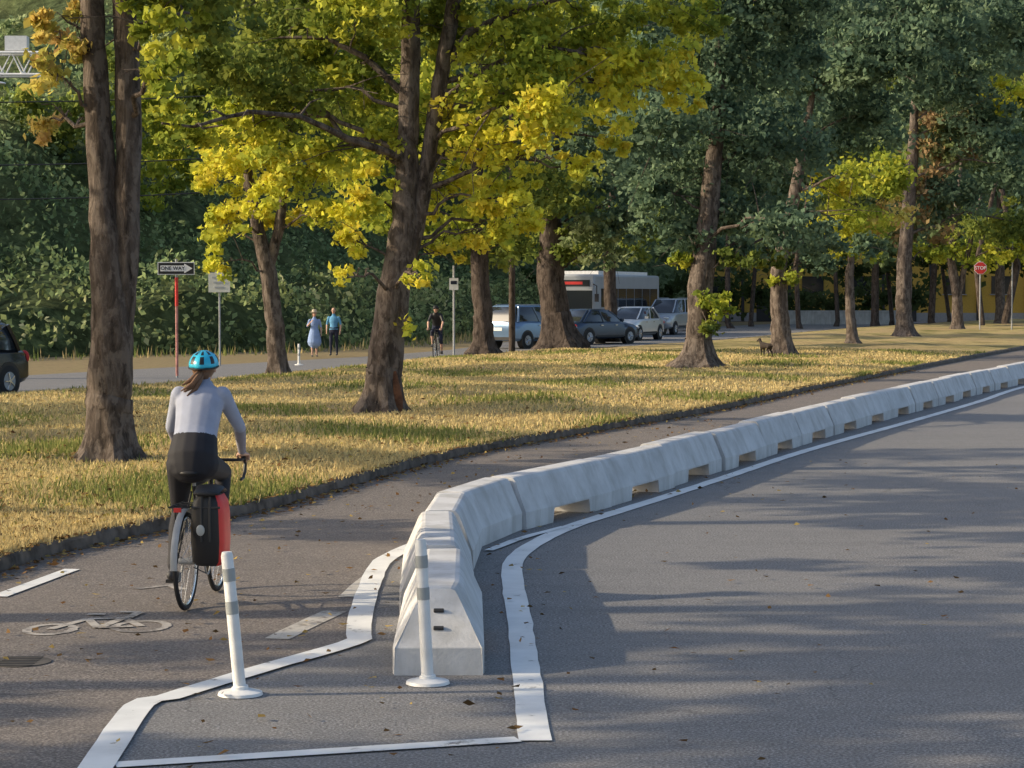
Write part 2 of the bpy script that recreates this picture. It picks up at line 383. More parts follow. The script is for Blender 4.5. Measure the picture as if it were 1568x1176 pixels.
# ------------------------------------------------------------------ barrier
def barrier():
    e=empty('concrete_barrier')
    cl=[]
    for i,p in enumerate(bf):
        t=bf[min(i+1,len(bf)-1)]-bf[max(i-1,0)]; t/=np.linalg.norm(t); cl.append(p+np.array([-t[1],t[0]])*.255)
    cl=np.array(cl); s=np.concatenate([[0],np.cumsum(np.linalg.norm(np.diff(cl,axis=0),axis=1))])
    at=lambda q: np.array([np.interp(q,s,cl[:,0]),np.interp(q,s,cl[:,1])])
    SL=2.44; cuts=[0,2.44,4.88,6.5,8.1]
    while cuts[-1]+SL<s[-1]: cuts.append(cuts[-1]+SL)
    for i in range(len(cuts)-1):
        a,b=at(cuts[i]),at(cuts[i+1]); t=(b-a); L=np.linalg.norm(t); t/=L; n=np.array([-t[1],t[0]]); L-=.03
        jog=rng.normal()*.02; a=a+n*jog; zj=rng.normal()*.008
        mb=MB(); V=[]; Fc=[]
        st=[(0,0,.95),(.02,0,1),(.28,0,1),(.295,.14,1),(.70,.14,1),(.715,0,1),(.98,0,1),(1,0,.95)]
        if L<2: st=[(0,0,.96),(.03,0,1),(.97,0,1),(1,0,.96)]
        H=.48+zj
        for (f,zb,sc) in st:
            prof=[(-.265,zb),(-.265,.16),(-.145,H-.04),(-.12,H-.008),(-.09,H),(.09,H),(.12,H-.008),(.145,H-.04),(.265,.16),(.265,zb)]
            for (o,z) in prof:
                y=f*L
                if i==0 and f<.1 and z>.161: y+=(z-.16)*1.0; o=o*.8 if abs(o)<.2 else o
                p=a+t*y+n*o*sc; V.append((p[0],p[1],z*(1 if sc==1 or z<.2 else .985)))
        m=10
        for r in range(len(st)-1):
            for k in range(m): Fc.append((r*m+k,r*m+(k+1)%m,(r+1)*m+(k+1)%m,(r+1)*m+k))
        Fc.append((0,1,8,9)); Fc.append((1,2,3,4,5,6,7,8)); Fc.append(tuple((len(st)-1)*m+k for k in range(m)))
        if i==0: 
            for q in range(10,20):
                z=V[q][2]
                if z>.17: V[q]=tuple(np.array(V[q])+np.array([t[0],t[1],0])*.03)
        mb.add(V,Fc,'conc')
        if i==0:
            for zz in (.26,.35):
                c=a+t*((zz-.16)*1.0-.006); mb.tube([(c[0]+n[0]*.03,c[1],zz),(c[0]-n[0]*.03,c[1],zz)],[.014,.014],'dark',8)
        mb.build('segment_%d'%i,e,smooth=False,bevel=.007)
barrier()
def delineator(loc,h,tilt,r=.034):
    e=empty('delineator_post',loc); mb=MB()
    mb.tube([(0,0,.004),(0,0,.02),(0,0,.035)],[.125,.12,.06],'white',20)
    mb.tube([(0,0,.03),(tilt*.04,0,.05),(tilt*.05,0,.055)],[r*1.4,r*1.35,r*1.1],'white',16)
    mb.tube([(tilt*.05,0,.05),(tilt*.5,0,h*.5),(tilt*.99,0,h-.02),(tilt,0,h)],[r*1.02,r,r*.97,r*.8],'white',16)
    mb.tube([(tilt*(h-.16)/h,0,h-.16),(tilt*(h-.09)/h,0,h-.09)],[r+.002]*2,'reflect',16)
    mb.tube([(tilt*(h-.34)/h,0,h-.34),(tilt*(h-.27)/h,0,h-.27)],[r+.002]*2,'reflect',16)
    mb.build('post',e)
delineator((-1.49,12.1,0),.79,-.07); delineator((-.475,12.45,0),.82,-.04)
delineator((-5.98,62.3,.2),.6,0); delineator((7.6,113,0),.75,0)
# ------------------------------------------------------------------ bodies
def seglabel(me,segs,mats):
    n=len(me.polygons); c=np.empty(n*3); me.polygons.foreach_get('center',c); c=c.reshape(-1,3)
    best=np.full(n,1e9); lab=np.zeros(n,int)
    for a,b,ra,rb,k in segs:
        a=np.array(a,float);b=np.array(b,float); d=b-a; t=np.clip(((c-a)@d)/(d@d+1e-9),0,1)
        dist=np.linalg.norm(c-(a+t[:,None]*d),axis=1)/(ra*(1-t)+rb*t)
        w=dist<best; best[w]=dist[w]; lab[w]=mats.index(k)
    me.polygons.foreach_set('material_index',lab)
def body(name,chains,parent,voxel=.011,extra=None,smooth=4):
    mb=MB(); segs=[]; mats=[]
    for pts,rad,labs,ref in chains:
        mb.tube(pts,rad,'skin',14,ref=ref,caps=1)
        for i in range(len(pts)-1):
            k=labs if isinstance(labs,str) else labs[i]
            if k not in mats: mats.append(k)
            f=lambda r: (max(r) if hasattr(r,'__len__') else r)
            segs.append((pts[i],pts[i+1],f(rad[i]),f(rad[i+1]),k))
    ob=mb.build(name+'_src'); 
    r=ob.modifiers.new('r','REMESH'); r.mode='VOXEL'; r.voxel_size=voxel
    s=ob.modifiers.new('s','SMOOTH'); s.factor=.5; s.iterations=smooth
    dg=bpy.context.evaluated_depsgraph_get(); me=bpy.data.meshes.new_from_object(ob.evaluated_get(dg))
    me.name=name; bpy.data.objects.remove(ob)
    me.materials.clear()
    for k in mats: me.materials.append(M[k])
    seglabel(me,segs,mats); me.polygons.foreach_set('use_smooth',[True]*len(me.polygons))
    o=bpy.data.objects.new(name,me); COL.objects.link(o); o.parent=parent; return o
def hand(name,wrist,fwd,side,down,parent,curl=1.0,k='skin',voxel=.0045,thumb=1):
    f=np.array(fwd,float); f/=np.linalg.norm(f); s=np.array(side,float); s-=f*s.dot(f); s/=np.linalg.norm(s); d=np.array(down,float); d-=f*d.dot(f); d-=s*d.dot(s); d/=np.linalg.norm(d)
    w=np.array(wrist,float); ch=[([w-f*.02,w+f*.03,w+f*.085],[(.026,.019),(.036,.017),(.04,.014)],k,s)]
    for i,(o,L) in enumerate(((-.031,.072),(-.011,.082),(.011,.077),(.031,.06))):
        p=w+f*.08+s*o*thumb*-1; pts=[p-f*.02]; a=.25*curl
        for q in (.42,.32,.26):
            pts.append(pts[-1]+(f*math.cos(a)+d*math.sin(a))*L*q*(1.25 if q==.42 else 1)); a+=.75*curl
        ch.append((pts,[.0095,.009,.008,.007],k,None))
    p=w+f*.02+s*.03*thumb; ch.append(([p,p+f*.03+s*.018*thumb+d*.012,p+f*.055+s*.014*thumb+d*.03*curl],[.013,.011,.009],k,None))
    return body(name,ch,parent,voxel,smooth=2)
def face(mb,c,fw,sc=1,mouth=True):
    c=np.array(c); 
    for s in (-1,1):
        mb.ell(c+np.array([s*.032,.088*fw,.012])*sc,(.012*sc,.008*sc,.008*sc),'white',8,6)
        mb.ell(c+np.array([s*.032,.095*fw,.012])*sc,(.006*sc,.004*sc,.006*sc),'black',8,6)
        mb.ell(c+np.array([s*.078,-.005*fw,.0])*sc,(.01*sc,.018*sc,.03*sc),'skin',8,6)
    mb.ell(c+np.array([0,.105*fw,-.018])*sc,(.012*sc,.018*sc,.024*sc),'skin',8,6)
    mb.ell(c+np.array([0,.092*fw,-.055])*sc,(.024*sc,.008*sc,.006*sc),'red',8,6)
def bicycle(name,loc,rz,frame='black',pannier=True):
    e=empty(name,loc,rz)
    for nm,y in (('rear_wheel',0),('front_wheel',1.0)):
        mb=MB(); mb.ring((0,y,.342),.325,.017,'tyre',n=48); mb.ring((0,y,.342),.302,.010,'chrome',n=48,m=6)
        mb.tube([(-.05,y,.342),(.05,y,.342)],[.022,.022],'steel',10)
        for i in range(24):
            a=2*math.pi*i/24; s=.03 if i%2 else -.03; mb.tube([(s,y+.02*math.cos(a+.6),.342+.02*math.sin(a+.6)),(0,y+.3*math.cos(a),.342+.3*math.sin(a))],[.0015,.0015],'chrome',4)
        mb.build(nm,e)
    mb=MB(); T=lambda a,b,r=.015,k=frame: mb.tube([a,b],[r,r],k,10,caps=1)
    bb=(0,.43,.285); st=(0,.26,.84); h0=(0,.82,.66); h1=(0,.78,.86)
    T(bb,st); T(bb,h0,.019); T(st,h1,.016); T(h0,h1,.02)
    for s in (-1,1):
        T((s*.03,.40,.285),(s*.065,0,.342),.009); T((s*.02,.26,.80),(s*.065,0,.342),.008)
        mb.tube([(s*.045,.83,.66),(s*.055,.90,.5),(s*.055,1.0,.342)],[.013,.012,.009],frame,8)
    T((0,.26,.84),(0,.235,.92),.014,'steel'); T(h1,(0,.76,.95),.013,'black'); T((0,.76,.95),(0,.84,.985),.014,'black')
    mb.tube([(0,.10,.945),(0,.17,.95),(0,.26,.945),(0,.38,.945)],[(.065,.02),(.07,.025),(.035,.02),(.014,.012)],'black',12,ref=(1,0,0),caps=1)
    for s in (-1,1):
        mb.tube([(0,.84,.985),(s*.17,.84,.985),(s*.205,.87,.985),(s*.215,.93,.985),(s*.22,.96,.95),(s*.22,.94,.89),(s*.222,.88,.85),(s*.222,.80,.845)],[.012]*8,'black',8,caps=1)
        mb.tube([(s*.215,.92,.99),(s*.215,.975,1.03)],[.017,.014],'black',8,caps=1)
        mb.tube([(s*.215,.965,1.01),(s*.22,.99,.95),(s*.222,.97,.88)],[.008,.007,.006],'black',6,caps=1)
    mb.ring((.055,.43,.285),.085,.006,'steel'); mb.tube([(-.12,.43,.285),(.09,.43,.285)],[.02,.02],'steel',10)
    pl,pr=(-.165,.31,.165),(.135,.55,.405)
    T((-.12,.43,.285),(-.12,.31,.165),.011,'steel'); T((.09,.43,.285),(.09,.55,.405),.011,'steel')
    mb.box(pl,(.09,.09,.022),'black'); mb.box(pr,(.09,.09,.022),'black')
    mb.tube([(.055,.43,.37),(.055,0,.385)],[.004,.004],'dark',5); mb.tube([(.055,.43,.2),(.055,0,.3)],[.004,.004],'dark',5)
    mb.tube([(0,.0+.365*math.cos(a),.342+.365*math.sin(a)) for a in np.linspace(.3,math.pi*1.02,18)],[(.024,.004)]*18,'steel',8,ref=(1,0,0))
    if pannier:
        for s in (-1,1):
            mb.tube([(s*.06,.0,.36),(s*.065,-.05,.73)],[.005,.005],'black',6); mb.tube([(s*.06,.03,.36),(s*.065,.16,.73)],[.005,.005],'black',6)
            mb.tube([(s*.065,-.22,.735),(s*.065,.22,.735)],[.006,.006],'black',6)
        for y in (-.22,-.1,.02,.14): mb.tube([(-.065,y,.735),(.065,y,.735)],[.005,.005],'black',6)
        mb.box((0,-.24,.72),(.05,.02,.03),'red')
    mb.build('frame',e)
    if pannier:
        cx=.185; mb=MB()
        rows=[(.33,.13,.085),(.36,.15,.115),(.5,.155,.125),(.68,.165,.12),(.765,.155,.11),(.815,.13,.08),(.83,.09,.05)]
        mb.tube([(cx,-.04,z) for z,a,b in rows],[(b,a) for z,a,b in rows],'black',28,ref=(1,0,0),caps=0)
        for i,v in enumerate(mb.v):
            r=[x for x in rows if abs(x[0]-v[2])<1e-6][0]; dx,dy=(v[0]-cx)/r[2],(v[1]+.04)/r[1]
            m=max(abs(dx),abs(dy)); rr=math.hypot(dx,dy); k=(.4+.6*rr/m) if m>0 else 1
            mb.v[i]=(cx+dx*r[2]*k,-.04+dy*r[1]*k,v[2])
        ri=mb.mi('red')
        for i,f in enumerate(mb.f):
            x=np.mean([mb.v[j][0] for j in f]); z=np.mean([mb.v[j][2] for j in f])
            if x>cx+.075 and z>.34: mb.m[i]=ri
        mb.ell((cx-.035,-.208,.58),(.03,.006,.038),'reflect',16,8)
        for s in (-1,1): mb.tube([(cx+s*.03,-.195,.81),(cx+s*.03,-.208,.7),(cx+s*.03,-.203,.5)],[(.009,.003)]*3,'dark',6,ref=(1,0,0))
        mb.tube([(cx-.1,-.2,.735),(cx+.1,-.2,.735)],[(.008,.004)]*2,'dark',6,ref=(0,0,1))
        mb.tube([(cx,-.19,.83),(cx,-.04,.86),(cx,.1,.83)],[(.09,.02),(.1,.025),(.09,.02)],'black',12,ref=(1,0,0),caps=1)
        mb.build('pannier',e)
    return e
def cyclist(name,loc,rz,pal,helmetcol='helmet',pony=True,vox=.011,hd=1):
    e=empty(name,loc,rz)
    J=pal; sk='skin'
    R=(1,0,0)
    torso=([(0,.20,.985),(0,.22,1.05),(0,.27,1.14),(0,.32,1.21),(0,.39,1.31),(0,.45,1.41),(0,.50,1.49),(0,.53,1.535)],
           [(.168,.118),(.182,.135),(.168,.122),(.155,.107),(.163,.112),(.175,.105),(.168,.085),(.09,.06)],[J['leg'],J['leg'],J['top'],J['top'],J['top'],J['top'],J['top']],R)
    ch=[torso,([(0,.52,1.5),(0,.56,1.57),(0,.59,1.63)],[.055,.05,.052],[J['top'],sk],R),
        ([(0,.595,1.60),(0,.60,1.66),(0,.60,1.71)],[(.055,.07),(.074,.092),(.07,.088)],sk,R)]
    for s,knee,ank,toe,heel in ((-1,(-.165,.52,.64),(-.165,.28,.275),(-.165,.42,.195),(-.165,.23,.215)),(1,(.12,.68,.91),(.13,.51,.53),(.13,.65,.44),(.13,.46,.46))):
        hip=np.array((s*.09,.22,1.0)); kn=np.array(knee); an=np.array(ank)
        ch.append(([hip,hip*.6+kn*.4,kn],[(.1,.105),(.083,.088),(.06,.062)],J['leg'],R))
        cf=kn*.68+an*.32+np.array([0,-.02,0]); ch.append(([kn,cf,kn*.3+an*.7,an],[.058,.06,.045,.036],[J['leg'],J['calf'],J['calf']],R))
        ch.append(([heel,(np.array(heel)+np.array(toe))/2,toe],[(.034,.034),(.042,.036),(.037,.025)],'shoe',R))
    for s in (-1,1):
        sh=np.array((s*.155,.49,1.475)); el=np.array((s*.25,.63,1.235)); wr=np.array((s*.222,.845,1.035))
        ch.append(([sh,sh*.5+el*.5,el],[.064,.053,.045],J['up'],None)); ch.append(([el,el*.6+wr*.4,wr],[.044,.041,.028],J['fore'],None))
    # clothing folds across the lower back
    if pony:
        for (za,yb,wa) in ((1.16,.175,.10),(1.20,.215,.085),(1.26,.25,.07)):
            ch.append(([(-wa,yb+.02,za),(0,yb,za-.012),(wa,yb+.02,za+.008)],[.008,.012,.008],J['top'],None))
    body('body',ch,e,vox,smooth=3)
    for s in (-1,1):
        hand('hand_%s'%('r' if s>0 else 'l'),(s*.222,.85,1.03),(0,1,-.12),(1,0,0),(0,-.1,-1),e,1.25,voxel=.0045*hd,thumb=-s)
    mb=MB(); face(mb,(0,.605,1.66),1); mb.build('face',e)
    mb=MB(); n,m=40,12; V=[];c=np.array([0,.585,1.695]); rx,ry,rz_=.102,.135,.095
    for i in range(m+1):
        ph=(math.pi*.56)*i/m
        for j in range(n):
            th=2*math.pi*j/n; a=math.sin(ph)*math.cos(th); b=math.sin(ph)*math.sin(th)
            k=1+.05*abs(math.sin(3.5*math.atan2(a,b+1e-6)))*(1 if ph>.4 else 0)
            V.append(c+np.array([rx*a*k,ry*b*k,rz_*math.cos(ph)+(.015*b)]))
    mb.mi(helmetcol); mb.mi('black'); mb.add(V,[],helmetcol)
    for i in range(m):
        for j in range(n):
            mb.f.append((i*n+j,(i+1)*n+j,(i+1)*n+(j+1)%n,i*n+(j+1)%n))
            mb.m.append(1 if (2<=i<=9) and (j%5 in (0,1)) and i!=5 else 0)
    rim=[(rx*1.0*math.cos(t),.585+ry*math.sin(t),1.672+.015*math.sin(t)) for t in np.linspace(0,2*math.pi,32,endpoint=False)]
    mb.tube(rim,[.008]*32,'black',6,ref=(0,0,1),closed=True)
    ho=mb.build('helmet',e); so=ho.modifiers.new('s','SOLIDIFY'); so.thickness=.01; so.offset=-1
    mb=MB(); mb.ell((0,.575,1.665),(.082,.098,.085),'hair',18,12)
    mb.ell((0,.53,1.62),(.058,.05,.05),'hair',14,10)
    if pony:
        for k in range(9):
            a=rng.normal(size=3)*.008; mb.tube([np.array((0,.50,1.635))+a,np.array((-.012,.455,1.60))+a*1.5,np.array((-.045,.43,1.55))+a*2.2,np.array((-.10,.40,1.51))+a*2.5],[.014,.02,.018,.004],'hair',8,ref=(1,0,0),caps=1)
    mb.build('hair',e)
    return e
HD=-.085
RW=(-2.26,15.33,.006)
bicycle('bicycle',RW,HD); cyclist('cyclist',RW,HD,dict(top='jersey',leg='tights',calf='tights',up='jersey',fore='sleeve'))
RW2=(-2.5,75.2,.02)
bicycle('bicycle',RW2,math.pi-.1,pannier=False); cyclist('cyclist',RW2,math.pi-.1,dict(top='black',leg='navy',calf='skin',up='black',fore='skin'),'black',False,.02,1.6)
def pedestrian(name,loc,rz,h,top,leg,calf,up,fore,dress=False,hat=False,hair='hair',armup=False,scm=1):
    e=empty(name,loc,rz); k=h/1.75; e.scale=(k,k,k); R=(1,0,0)
    ch=[([(0,0,.88),(0,0,.98),(0,0,1.1),(0,0,1.25),(0,0,1.38),(0,0,1.45)],[(.15,.11),(.165,.12),(.135,.10),(.16,.115),(.17,.09),(.08,.06)],[leg if not dress else top]*1+[top]*4,R),
        ([(0,0,1.44),(0,.01,1.52),(0,.02,1.56)],[.055,.05,.05],'skin',R),([(0,.025,1.57),(0,.02,1.63),(0,.015,1.67)],[(.055,.065),(.072,.09),(.07,.085)],'skin',R)]
    for s in (-1,1):
        st=s*.09
        ch.append(([(s*.09,0,.9),(s*.095,.02+st*.3,.68),(s*.095,.02+st*.8,.48)],[.09,.075,.055],leg,R))
        ch.append(([(s*.095,.02+st*.8,.48),(s*.095,-.01+st,.34),(s*.095,-.02+st*1.2,.09)],[.054,.052,.034],calf,R))
        ch.append(([(s*.095,-.05+st*1.2,.04),(s*.1,.05+st*1.2,.035),(s*.105,.14+st*1.2,.028)],[(.035,.034),(.042,.03),(.036,.022)],'shoe',R))
        if armup and s>0: el=(s*.27,.06,1.16); wr=(s*.16,.22,1.32)
        else: el=(s*.25,-.02,1.13); wr=(s*.25,.06,.89)
        ch.append(([(s*.175,0,1.38),(s*.22,-.01,1.26),el],[.058,.048,.042],up,None)); ch.append(([el,tuple((np.array(el)+np.array(wr))/2),wr],[.041,.036,.026],fore,None))
        fw=np.array(wr)-np.array(el); hand('hand_%s'%('r' if s>0 else 'l'),wr,fw,(0,1,0) if abs(fw[2])>.15 else (1,0,0),(-s,0,0) ,e,.6,voxel=.007,thumb=1)
    if dress: ch.append(([(0,0,1.1),(0,0,.95),(0,0,.75),(0,0,.55)],[(.14,.11),(.19,.15),(.24,.19),(.27,.22)],top,R))
    body('body',ch,e,.016)
    mb=MB(); face(mb,(0,.02,1.63),1); mb.ell((0,-.012,1.66),(.08,.092,.09),hair,14,10)
    if hat: mb.tube([(0,0,1.69),(0,0,1.70),(0,0,1.705),(0,0,1.79),(0,0,1.80)],[.19,.19,.1,.085,.05],'hat',20)
    if dress: mb.ell((0,-.07,1.56),(.07,.04,.12),hair,12,8)
    mb.build('head_details',e); return e
pedestrian('woman_pedestrian',(-6.85,77,.02),math.pi+.2,1.6,'dressblue','skin','skin','dressblue','skin',dress=True,hat=True,armup=True)
pedestrian('man_pedestrian',(-6.3,78.5,.02),math.pi-.1,1.7,'shirtblue','navy','navy','shirtblue','skin')
def dog(loc,rz):
    e=empty('dog',loc,rz); R=(1,0,0)
    ch=[([(0,-.22,.36),(0,-.05,.37),(0,.14,.37),(0,.22,.40)],[(.08,.09),(.08,.085),(.095,.115),(.07,.09)],'fur',R),
        ([(0,.2,.41),(0,.3,.5),(0,.34,.54)],[.06,.05,.055],'fur',R),([(0,.33,.54),(0,.40,.53),(0,.47,.51)],[.055,.038,.025],'fur',R),
        ([(0,-.26,.39),(0,-.34,.40),(0,-.40,.34)],[.025,.02,.012],'fur',R)]
    for s in (-1,1):
        ch.append(([(s*.05,.18,.34),(s*.055,.16,.2),(s*.055,.17,.1),(s*.055,.19,.02)],[.04,.026,.02,.024],'fur',R))
        ch.append(([(s*.05,-.22,.34),(s*.06,-.17,.24),(s*.06,-.27,.13),(s*.06,-.25,.02)],[.055,.04,.022,.024],'fur',R))
        ch.append(([(s*.03,.33,.58),(s*.04,.32,.63)],[(.02,.012),(.006,.005)],'fur',R))
    body('body',ch,e,.012)
dog((8.0,70.0,.2),.5)
# ------------------------------------------------------------------ vehicles
def car(name,loc,rz,col,L=4.4,Wd=1.8,H=1.62,kind='suv'):
    e=empty(name,loc,rz); pk='paint_'+name+str(random.random()); M[pk]=pm('car_paint',col,.22,.04,2,.35,.6,0)
    hw=Wd/2; suv=kind=='suv'; mb=MB()
    bl=.62*H if suv else .64*H
    st=[(-.5,.30,.52,.80),(-.49,.2,.6,.90),(-.44,.18,bl/H,.97),(-.3,.17,bl/H+.01,1),(0,.17,bl/H,1),(.2,.17,bl/H-.01,1),(.27,.17,bl/H-.03,1),(.40,.17,.55,.97),(.47,.18,.49,.90),(.5,.26,.42,.78)]
    V=[];Fc=[]
    for (fy,zb,zt,w) in st:
        w*=hw; zb*=H; zt*=H
        half=[(w*.88,zb),(w,zb+.1),(w*1.0,(zb+zt)/2+.05),(w*.965,zt-.08),(w*.86,zt),(w*.4,zt+.025)]
        pts=half+[(-x,z) for x,z in reversed(half)]
        for x,z in pts: V.append((x,fy*L,z))
    m=12
    for r in range(len(st)-1):
        for k in range(m): Fc.append((r*m+k,(r+1)*m+k,(r+1)*m+(k+1)%m,r*m+(k+1)%m))
    Fc.append(tuple(range(m))); Fc.append(tuple((len(st)-1)*m+k for k in reversed(range(m))))
    mb.add(V,Fc,pk)
    mb.build('body',e)
    mb=MB(); ra,rb=(-.455,.26); ta,tb=(-.40,.06) if suv else (-.25,.04)
    if not suv: ra=-.40
    rows=[(bl-.02,ra,rb,.86),(bl+.35*(H-bl),ra+.35*(ta-ra),rb+.38*(tb-rb),.82),(H-.07,ra+.9*(ta-ra),rb+.92*(tb-rb),.72),(H-.015,ta+.01,tb-.01,.64),(H,ta+.07,tb-.08,.5)]
    V=[]
    for z,a,b,w in rows:
        w*=hw; a*=L; b*=L
        for x,y in ((-w*.9,a),(-w,a+.15),(-w,(a+b)/2),(-w,b-.25),(-w*.85,b),(w*.85,b),(w,b-.25),(w,(a+b)/2),(w,a+.15),(w*.9,a)): V.append((x,y,z))
    m=10
    for r in range(4):
        fs=[(r*m+k,r*m+(k+1)%m,(r+1)*m+(k+1)%m,(r+1)*m+k) for k in range(m)]
        mb.add(V if r==0 else [],[],pk)
        for f in fs: mb.f.append(tuple(f)); mb.m.append(mb.mi('glass') if r<2 else mb.mi(pk))
    mb.f.append(tuple(4*m+k for k in range(m))); mb.m.append(mb.mi(pk))
    g=lambda r,k: np.array(V[r*m+k])
    for k in (1,2,8,7,4,5,0,9):
        mb.tube([g(0,k),g(1,k),g(2,k)],[.035 if k not in(1,8) else .06]*3,pk,6)
    if suv:
        for s in (-1,1): mb.tube([(s*hw*.6,ta*L+.2,H+.02),(s*hw*.6,tb*L-.2,H+.02)],[.018]*2,'steel',6,caps=1)
    mb.build('cabin',e)
    mb=MB()
    for s in (-1,1):
        for fy in (-.31,.31):
            r=.34; y=fy*L
            mb.tube([(s*(hw-.25),y,r+.02),(s*(hw+.004),y,r+.02)],[r+.055]*2,'black',24)
            mb.tube([(s*(hw-.2),y,r),(s*(hw+.008),y,r),(s*(hw+.02),y,r)],[r,r,r*.9],'tyre',24)
            mb.tube([(s*(hw+.01),y,r),(s*(hw+.026),y,r)],[r*.62,r*.58],'steel',20)
            for q in range(5):
                a=q*2*math.pi/5; mb.tube([(s*(hw+.028),y,r),(s*(hw+.028),y+r*.55*math.cos(a),r+r*.55*math.sin(a))],[.028,.022],'chrome',5)
        mb.box((s*(hw+.08),.16*L,bl+.06),(.16,.09,.12),pk)
        mb.ell((s*hw*.72,.475*L,.46*H),(.17,.10,.075),'white',12,8)
        mb.ell((s*hw*.80,-.485*L,.52*H),(.13,.07,.15 if suv else .09),'red',12,8)
        for fy in (-.12,.1): mb.box((s*(hw+.004),fy*L,bl-.15),(.02,.16,.03),'chrome')
        mb.box((s*(hw*.995),0,.235*H),(.03,L*.42,.08),'dark')
    mb.box((0,.497*L,.36*H),(hw*1.1,.06,.14),'black'); mb.box((0,.502*L,.25*H),(hw*1.3,.05,.1),'black')
    mb.box((0,-.5*L,.45*H),(.5,.03,.13),'white'); mb.box((0,-.497*L,.24*H),(hw*1.5,.06,.12),'black')
    mb.box((0,.512*L,.3*H),(.45,.03,.11),'white')
    mb.build('wheels_and_trim',e); return e
HR=-math.atan2(.4,.92)
car('parked_suv',(.75,90.5,0),HR-.25,(.17,.27,.42),4.4,1.82,1.75)
car('dark_sedan',(3.6,97.5,0),HR-.3,(.03,.05,.09),4.6,1.8,1.55,'sedan')
car('white_car',(5.75,106,0),HR+math.pi,(.7,.7,.7),4.5,1.8,1.6,'sedan')
car('silver_suv',(8.5,121,0),HR+math.pi,(.4,.42,.45),4.7,1.9,1.95)
car('white_car',(10.9,133,0),HR+math.pi,(.7,.7,.7),4.5,1.8,1.5,'sedan')
car('black_suv',(-12.15,46.4,0),HR+math.pi,(.012,.012,.014),4.6,1.85,1.6)
def bus(loc,rz):
    e=empty('city_bus',loc,rz); L,Wd,H=12,2.55,3.2; mb=MB()
    mb.box((0,0,.35+(H-.35)/2),(Wd,L,H-.35),'busbody'); mb.build('body',e,bevel=.12)
    mb=MB(); mb.box((0,L/2+.003,1.75),(Wd*.9,.03,1.25),'glass'); mb.box((0,L/2+.012,2.75),(Wd*.8,.03,.32),'black'); mb.box((0,L/2+.03,2.75),(Wd*.5,.01,.14),'red')
    for s in (-1,1):
        for i in range(7): mb.box((s*(Wd/2+.003),-L/2+1.2+i*1.5,2.0),(.03,1.38,.95),'glass')
        mb.ell((s*.95,L/2,.85),(.18,.06,.1),'white',12,8); mb.box((s*(Wd/2+.002),0,1.2),(.02,L*.98,.14),'red')
        for y in (-3.6,3.6):
            mb.tube([(s*(Wd/2-.3),y,.5),(s*(Wd/2+.012),y,.5)],[.5,.5],'tyre',24); mb.tube([(s*(Wd/2),y,.5),(s*(Wd/2+.02),y,.5)],[.28,.25],'steel',16)
        mb.tube([(s*1.2,L/2,2.7),(s*1.45,L/2+.2,2.6),(s*1.45,L/2+.2,2.1)],[.03,.03,.03],'black',6); mb.box((s*1.45,L/2+.2,2.0),(.2,.08,.4),'black')
    mb.box((0,L/2+.005,.6),(Wd*.8,.04,.2),'black'); mb.box((0,0,H+.08),(2.0,9,.2),'white'); mb.build('windows_and_trim',e,smooth=False)
M['busbody']=pm('bus_paint',(.34,.36,.38),.35,.06,2)
bus((5.0,118.6,0),-math.atan2(4.0,11.2)+math.pi)
# ------------------------------------------------------------------ signs & poles
def text(name,body_,loc,size,mat,parent):
    c=bpy.data.curves.new(name,'FONT'); c.body=body_; c.size=size; c.align_x='CENTER'; c.align_y='CENTER'; c.extrude=.002; c.offset=size*.015
    o=bpy.data.objects.new(name,c); COL.objects.link(o); c.materials.append(M[mat]); o.location=loc; o.rotation_euler=(math.pi/2,0,0); o.parent=parent
def pole(mb,h,r=.03,k='steel'): mb.tube([(0,0,-.05),(0,0,h)],[r,r],k,10)
e=empty('one_way_sign',(-8.18,54.2,.2)); mb=MB(); pole(mb,2.85,.03); mb.tube([(0,0,1.7),(0,0,2.4)],[.04,.04],'red',10)
mb.tube([(0,0,.0),(0,0,1.7)],[.034,.034],'redpost',10); M['redpost']=pm('weathered_red_white_post',(.45,.2,.18),.6,.5,6)
z=2.62; mb.box((0,-.06,z),(.9,.012,.31),'white'); mb.box((0,-.068,z),(.86,.01,.27),'black')
def poly(mb,pts,y,k,c): mb.add([(c[0]+x,y,c[2]+z_) for x,z_ in pts],[tuple(range(len(pts)))],k)
poly(mb,[(-.38,-.07),(.2,-.07),(.2,-.12),(.4,0),(.2,.12),(.2,.07),(-.38,.07)],-.0755,'white',(0,0,z))
mb.build('sign_and_post',e,smooth=False); text('lettering','ONE WAY',(-.08,-.079,z),.125,'black',e)
e=empty('regulatory_sign',(-8.95,68,0)); mb=MB(); pole(mb,2.85); mb.box((0,-.05,2.55),(.66,.02,.6),'signback')
for i in range(3): mb.box((0,-.065,2.7-i*.15),(.44-.08*i,.012,.05),'reflect')
mb.build('sign_and_post',e,smooth=False)
e=empty('bus_stop_sign',(-2.06,78.7,0)); mb=MB(); pole(mb,3.2,.04); mb.box((0,-.05,2.55),(.32,.02,.42),'white'); mb.box((0,-.065,2.6),(.22,.01,.12),'navy'); mb.build('sign_and_post',e,smooth=False)
